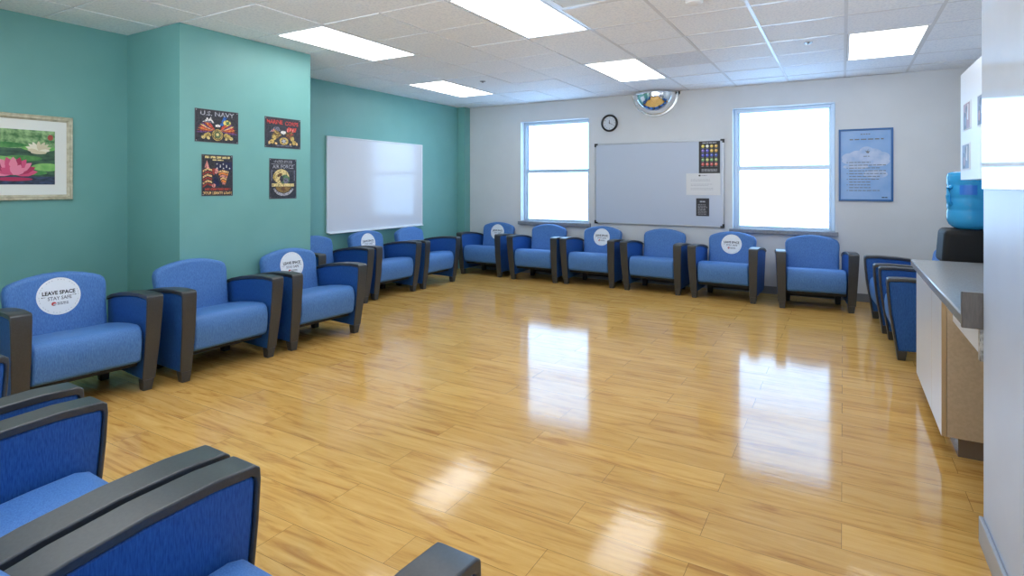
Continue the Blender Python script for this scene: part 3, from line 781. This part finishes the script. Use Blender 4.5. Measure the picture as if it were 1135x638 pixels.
for i in range(10):
    a, b2 = math.radians(200 + 14 * i), math.radians(200 + 14 * (i + 1))
    A.poly([(.12 * math.cos(a), -.06 + .1 * math.sin(a)), (.12 * math.cos(b2), -.06 + .1 * math.sin(b2)), (.1 * math.cos(b2), -.06 + .075 * math.sin(b2)), (.1 * math.cos(a), -.06 + .075 * math.sin(a))], col['silver'], 8)
sign_at(A, 3.374, 3.675, .252, -.121, 'tall dark metal sign reading AIR FORCE with an eagle head, lower right on the column')

# ------------------------------------------------------------------ ceiling fittings
def light_proto():
    r = empty('ceiling_light', (0, 0, CEIL))
    w, l = PITCH - .03, 2 * PITCH - .03
    bm = bmesh.new()
    for s in (-1, 1):
        x0, x1 = sorted((s * w / 2, s * (w / 2 - .018))); box(bm, x0, x1, -l / 2, l / 2, -.004, .012)
        y0, y1 = sorted((s * l / 2, s * (l / 2 - .018))); box(bm, -w / 2 + .018, w / 2 - .018, y0, y1, -.004, .012)
    mesh_obj('frame', bm, M['white_metal'], r)
    bm = bmesh.new(); box(bm, -w / 2 + .018, w / 2 - .018, -l / 2 + .018, l / 2 - .018, -.001, .01)
    mesh_obj('diffuser', bm, M['diffuser'], r)
    return r
lp = light_proto()
LL = {(-8, -2): 'long ceiling light panel nearest the far left corner', (-7, -6): 'long ceiling light panel above the column', (-4, -2): 'ceiling light panel in front of the dome mirror',
      (-4, -6): 'largest ceiling light panel, cut by the top edge of the photo', (0, -2): 'ceiling light panel farthest right, in front of the sky poster',
      (0, -6): 'ceiling light panel just above the top right of the photo', (-4, -10): 'unseen light panel added over the near row of armchairs to brighten the floor', (-7, -10): 'unseen light panel added in front of the water lily picture to brighten the nook'}
for k, (i, j) in enumerate(LIGHTS):
    o = lp if k == 0 else copy_tree(lp)
    o.location = (gx(i) + PITCH / 2, gy(j) + PITCH, CEIL)
    tag(o, LL[(i, j)], 'ceiling light', 'fluorescent ceiling panels')
# air vent beside the largest panel
r = empty('ceiling_vent', (gx(VENT[0]) + PITCH / 2, gy(VENT[1]) + PITCH / 2, CEIL)); w = PITCH - .03
bm = bmesh.new()
for s in (-1, 1):
    a, b2 = sorted((s * w / 2, s * (w / 2 - .03))); box(bm, a, b2, -w / 2, w / 2, -.005, .012); box(bm, -w / 2 + .03, w / 2 - .03, a, b2, -.005, .012)
mesh_obj('frame', bm, M['white_metal'], r)
VB = mat('vent_blue_white', srgb(214, 230, 246), .4)
bm = bmesh.new(); box(bm, -w / 2 + .03, w / 2 - .03, -w / 2 + .03, w / 2 - .03, .014, .02); mesh_obj('backing', bm, VB, r)
for k in range(9):
    y = -w / 2 + .055 + k * (w - .11) / 8
    bm = bmesh.new(); prism(bm, [(-w / 2 + .03, y + .022, -.003), (-w / 2 + .03, y - .022, .009), (-w / 2 + .03, y - .022, .011), (-w / 2 + .03, y + .022, -.001)],
                            [(w / 2 - .03, y + .022, -.003), (w / 2 - .03, y - .022, .009), (w / 2 - .03, y - .022, .011), (w / 2 - .03, y + .022, -.001)])
    mesh_obj('slat', bm, VB, r)
tag(r, 'square louvred ceiling vent right of the largest light panel at the top edge', 'vent')
def sprinkler(x, y, label):
    bm = bmesh.new(); lathe(bm, [(0.0005, 0), (.038, 0), (.034, -.004), (.012, -.006), (.010, -.012), (.014, -.013), (.014, -.015), (.0005, -.016)], n=20)
    o = mesh_obj('sprinkler_head', bm, mat('sprinkler_metal', srgb(150, 150, 152), .35, .6), smooth=True); o.location = (x, y, CEIL - .001)
    tag(o, label, 'sprinkler', 'ceiling sprinkler heads')
sprinkler(-3.847, 5.922, 'small ceiling sprinkler head right of the far left light panel')
sprinkler(-.27, 5.788, 'small ceiling sprinkler head left of the farthest right light panel')
bm = bmesh.new(); lathe(bm, [(.0005, 0), (.065, 0), (.065, -.012), (.056, -.03), (.03, -.038), (.0005, -.038)], n=28)
o = mesh_obj('smoke_detector', bm, M['white_metal'], smooth=True); o.location = (-.89, 4.05, CEIL - .001)
tag(o, 'round ceiling smoke detector at the top edge left of the bright grid bar', 'smoke detector')

# ------------------------------------------------------------------ counter, cabinets
CX0, CZ = .40, .86
r = empty('base_cabinet', (.7, 4.15, 0))
def rel(o): o.location = (-.7, -4.15, 0); return o
bm = bmesh.new(); box(bm, .452, RIGHT, 3.58, 3.6, .1, .813); box(bm, .452, RIGHT, 4.70, 4.72, .1, .813); box(bm, .452, RIGHT, 3.6, 4.70, .1, .12); box(bm, .98, RIGHT, 3.6, 4.70, .12, .813)
rel(mesh_obj('carcass', bm, M['tan'], r))
for y0, y1 in ((3.582, 3.945), (3.949, 4.72)):
    bm = bmesh.new(); box(bm, .43, .45, y0, y1, .1, .81)
    bm.faces.ensure_lookup_table()
    bm.normal_update()
    bmesh.ops.recalc_face_normals(bm, faces=bm.faces[:])
    for f in bm.faces: f.material_index = 0 if abs(f.normal.x) > .5 else 1
    rel(mesh_obj('door', bm, [M['door_white'], M['tan_edge']], r))
bm = bmesh.new(); box(bm, .50, .52, 3.61, 4.70, 0, .1); box(bm, .52, .97, 3.61, 3.63, 0, .1)
rel(mesh_obj('toe_kick', bm, M['toe'], r))
tag(r, 'white-doored base cabinet with tan end panel under the grey counter', 'cabinet')
r = empty('countertop', (.7, 3.8, CZ))
def relc(o): o.location = (-.7, -3.8, -CZ); return o
bm = bmesh.new(); box(bm, CX0, RIGHT, 2.815, 4.74, CZ - .045, CZ); relc(mesh_obj('top', bm, M['counter'], r, bevel=.006))
bm = bmesh.new(); box(bm, CX0 - .002, RIGHT, 2.793, 2.815, CZ - .05, CZ + .09); relc(mesh_obj('side_splash', bm, M['splash'], r, bevel=.003))
bm = bmesh.new(); box(bm, .475, .495, 2.835, 3.578, CZ - .175, CZ - .046); relc(mesh_obj('apron', bm, M['door_white'], r))
bm = bmesh.new(); box(bm, .455, .50, 2.80, 2.833, CZ - .175, CZ - .05); relc(mesh_obj('bracket', bm, M['steel'], r, bevel=.003))
tag(r, 'grey laminate countertop with a dark end splash at the right', 'countertop')
# wall cabinet
UX = .665
r = empty('wall_cabinet', (.85, 3.8, 1.40))
def relu(o): o.location = (-.85, -3.8, -1.40); return o
bm = bmesh.new(); box(bm, UX + .02, RIGHT, 2.82, 4.70, 1.398, 2.082); relu(mesh_obj('carcass', bm, M['door_white'], r))
for y0, y1 in ((2.82, 3.443), (3.447, 4.07), (4.074, 4.70)):
    bm = bmesh.new(); box(bm, UX, UX + .0195, y0, y1, 1.398, 2.082); relu(mesh_obj('door', bm, M['door_white'], r, bevel=.002))
tag(r, 'white wall cabinet with taped photos above the counter at the right', 'cabinet')
PH1, PH2, PH3 = mat('photo_rust', srgb(150, 110, 112), .4), mat('photo_slate', srgb(104, 112, 132), .4), mat('photo_cloth', srgb(60, 64, 76), .4)
for (y0, y1, d0, d1, lab, q) in ((4.33, 4.60, .345, .52, 'taped photo at the upper left of the wall cabinet doors', 0), (3.93, 4.16, .335, .515, 'taped photo at the upper right of the wall cabinet doors', 1), (4.36, 4.64, .10, .265, 'taped photo below the other two on the wall cabinet doors', 2)):
    A = Art(); w, h = y1 - y0, d1 - d0
    A.plate(-w / 2, w / 2, -h / 2, h / 2, .0008, PAPER)
    A.rect(-w / 2 + .012, w / 2 - .05, -h / 2 + .008, h / 2 - .008, (PH1, PH2, PH2)[q], 1)
    A.poly([(-w / 2 + .02, -h / 2 + .01), (-.02, -h / 2 + .01), (-.03, .02), (-w / 2 + .04, .03)], PH3, 2); A.poly([(0, -.02), (.04, -.03), (.05, h / 2 - .02), (.02, h / 2 - .015)], PAPER, 2)
    A.ell(-.02, h / 4, .03, .022, PH3, 3, 10); A.ell(-.05, -.03, .03, .03, (PH2, PH1, PH1)[q], 3, 10)
    tag(A.build('photo_print', (UX - .0012, (y0 + y1) / 2, EYE + (d0 + d1) / 2), '-x'), lab, 'photo', 'photos on the wall cabinet')

# water cooler and its bottle beyond the counter end
r = empty('water_cooler', (.765, 5.0, 0))
bm = bmesh.new(); box(bm, -.165, .165, -.165, .165, .012, .82); mesh_obj('body', bm, M['cooler'], r, bevel=.02, seg=3)
bm = bmesh.new(); taper(bm, (-.184, .184, -.176, .176), (-.168, .168, -.162, .162), .822, 1.062); mesh_obj('top_housing', bm, M['cooler_black'], r, bevel=.035, seg=4)
for s in (-1, 1):
    bm = bmesh.new(); tube(bm, [(-.165, s * .05, .72), (-.215, s * .05, .715), (-.222, s * .05, .69)], .012); mesh_obj('tap', bm, M['cooler_black'] if s < 0 else M['bottle_label'], r, smooth=True)
tag(r, 'floor water cooler with black top beyond the far end of the counter', 'water cooler')
r = empty('water_bottle', (.765, 5.0, 1.064))
prof = [(.0005, .0), (.085, .0), (.105, .012), (.125, .03), (.135, .055), (.137, .08), (.137, .12), (.132, .13), (.137, .14), (.137, .20), (.132, .21), (.137, .22), (.137, .29), (.132, .30), (.137, .31), (.137, .36), (.13, .385), (.11, .394), (.0005, .388)]
bm = bmesh.new(); lathe(bm, prof, n=48); mesh_obj('bottle_body', bm, M['bottle'], r, smooth=True, angle=70)
bm = bmesh.new(); tube(bm, [(-.118, -.07, .17), (-.135, -.085, .18), (-.139, -.088, .23), (-.135, -.085, .28), (-.118, -.07, .29)], .014, 10); mesh_obj('handle', bm, M['bottle'], r, smooth=True)
bm = bmesh.new()
ls = lathe(bm, [(.1385, .235), (.1385, .30)], n=10, a0=math.radians(235), a1=math.radians(275)); mesh_obj('label_band', bm, M['bottle_label'], r, smooth=True)
tag(r, 'upturned blue water bottle on the black top of the cooler', 'bottle')

# glossy white sheet on the near right wall
bm = bmesh.new(); box(bm, PART - .007, PART - .001, .55, 2.775, 1.347, 2.45)
GLOSS = noise_mat('gloss_white_sheet', srgb(206, 212, 220), srgb(212, 218, 226), (3, 3, 3), 0.06, 0.10, 0.003, bscale=(5, 5, 5), spec=0.7)
o = mesh_obj('wall_sheet', bm, GLOSS, bevel=.002)
tag(o, 'glossy white sheet mirroring the window on the near right wall', 'wall sheet')
